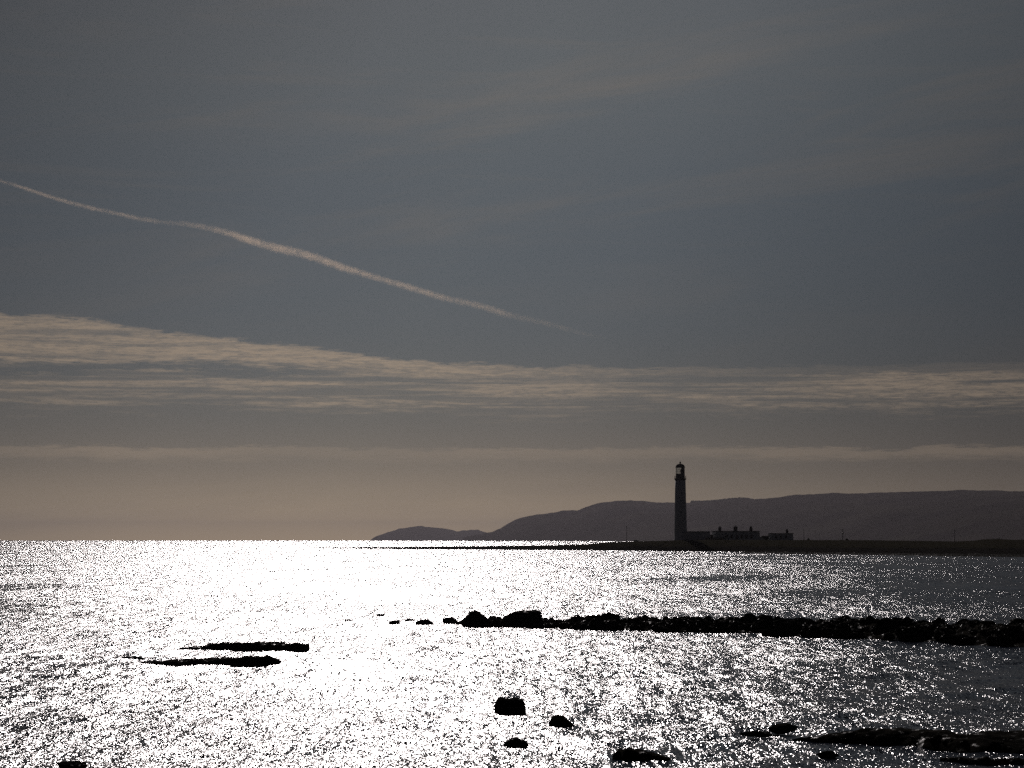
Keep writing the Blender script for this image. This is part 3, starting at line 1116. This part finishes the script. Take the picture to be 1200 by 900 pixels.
def trail_point(x, y):
    d = ray(x, y)
    return d * ((TZ - EYE) / d.z)


TP = [trail_point(x, y) for x, y in TR]
TW = [w / 2 / FPX * p.y for w, p in zip(TWID, TP)]
Y0, Y1 = TP[0].y, TP[-1].y
X0, X1 = TP[0].x, TP[-1].x
m_trail = bpy.data.materials.new('vapour')
m_trail.use_nodes = True
N = NT(m_trail.node_tree)
N.n.remove(N.n['Principled BSDF'])
pvn = N.new('ShaderNodeVolumePrincipled')
t = N.new('ShaderNodeTexCoord')
sp = N.new('ShaderNodeSeparateXYZ')
N.l.new(t.outputs['Object'], sp.inputs[0])


def curve(v, pts):
    fc = N.new('ShaderNodeFloatCurve')
    cv_ = fc.mapping.curves[0]
    while len(cv_.points) < len(pts):
        cv_.points.new(0.5, 0.5)
    for q, (a, c) in zip(cv_.points, pts):
        q.location = (a, c)
    fc.mapping.update()
    N.put(fc.inputs['Value'], v)
    return fc.outputs[0]


ty = N.m('DIVIDE', N.m('SUBTRACT', sp.outputs[1], Y0), Y1 - Y0)
tx = curve(ty, [((p.y - Y0) / (Y1 - Y0), (p.x - X0) / (X1 - X0)) for p in TP])
tw = N.m('MULTIPLY', curve(ty, [((p.y - Y0) / (Y1 - Y0), w / 400.0) for p, w in zip(TP, TW)]), 400.0)
off = N.m('SUBTRACT', sp.outputs[0], N.m('ADD', N.m('MULTIPLY', tx, X1 - X0), X0))
off = N.m('MULTIPLY', off, 0.9)
zz = N.m('SUBTRACT', sp.outputs[2], TZ)
wisp = N.noise(t.outputs['Object'], 0.0016, 5.0, 0.62)
puff = N.noise(t.outputs['Object'], 0.006, 3.0, 0.6)
rr_ = N.m('DIVIDE', N.m('SQRT', N.m('ADD', N.m('MULTIPLY', off, off), N.m('MULTIPLY', zz, zz))), tw)
rr_ = N.m('ADD', rr_, N.m('MULTIPLY', N.m('SUBTRACT', puff, 0.5), 1.3))
dens = N.m('MULTIPLY', N.smooth(rr_, 1.55, 0.1), N.smooth(wisp, 0.3, 0.68, 0.35, 1.0))
dens = N.m('MULTIPLY', dens, N.smooth(ty, 0.96, 0.3, 0.06, 1.0))
pvn.inputs['Color'].default_value = (0.53, 0.415, 0.305, 1)
pvn.inputs['Anisotropy'].default_value = 0.5
N.put(pvn.inputs['Density'], N.m('MULTIPLY', dens, 0.0011))
N.l.new(pvn.outputs[0], N.n['Material Output'].inputs['Volume'])


def trail():
    bm = bmesh.new()
    xs = [p[0] for p in TR]
    pts, rad = [], []
    for x in np.arange(-160, 713, 6.0):
        p = trail_point(x, float(np.interp(x, xs, [q[1] for q in TR])))
        pts.append((p.x, p.y, TZ))
        rad.append(float(np.interp(x, xs, TW)) * 2.0)
    tube(bm, pts, rad, 12)
    return bm


tag(obj('vapour_trail', trail(), m_trail), 'long thin pale vapour trail slanting down across the upper sky', 'vapour trail')

# ------------------------------------------------------------------ haze: one closed box of even air
HAZE = 3.7e-5
m_haze = bpy.data.materials.new('sea_air')
m_haze.use_nodes = True
N = NT(m_haze.node_tree)
N.n.remove(N.n['Principled BSDF'])
pvn = N.new('ShaderNodeVolumePrincipled')
pvn.inputs['Color'].default_value = (0.096, 0.091, 0.101, 1)
pvn.inputs['Density'].default_value = HAZE
pvn.inputs['Anisotropy'].default_value = 0.7
N.l.new(pvn.outputs[0], N.n['Material Output'].inputs['Volume'])
bm = bmesh.new()
box(bm, -33000, 33000, -33000, 33000, -4.5, 300)
tag(obj('haze', bm, m_haze), 'pale sea haze lying over the water and hills', 'haze', kind='stuff')
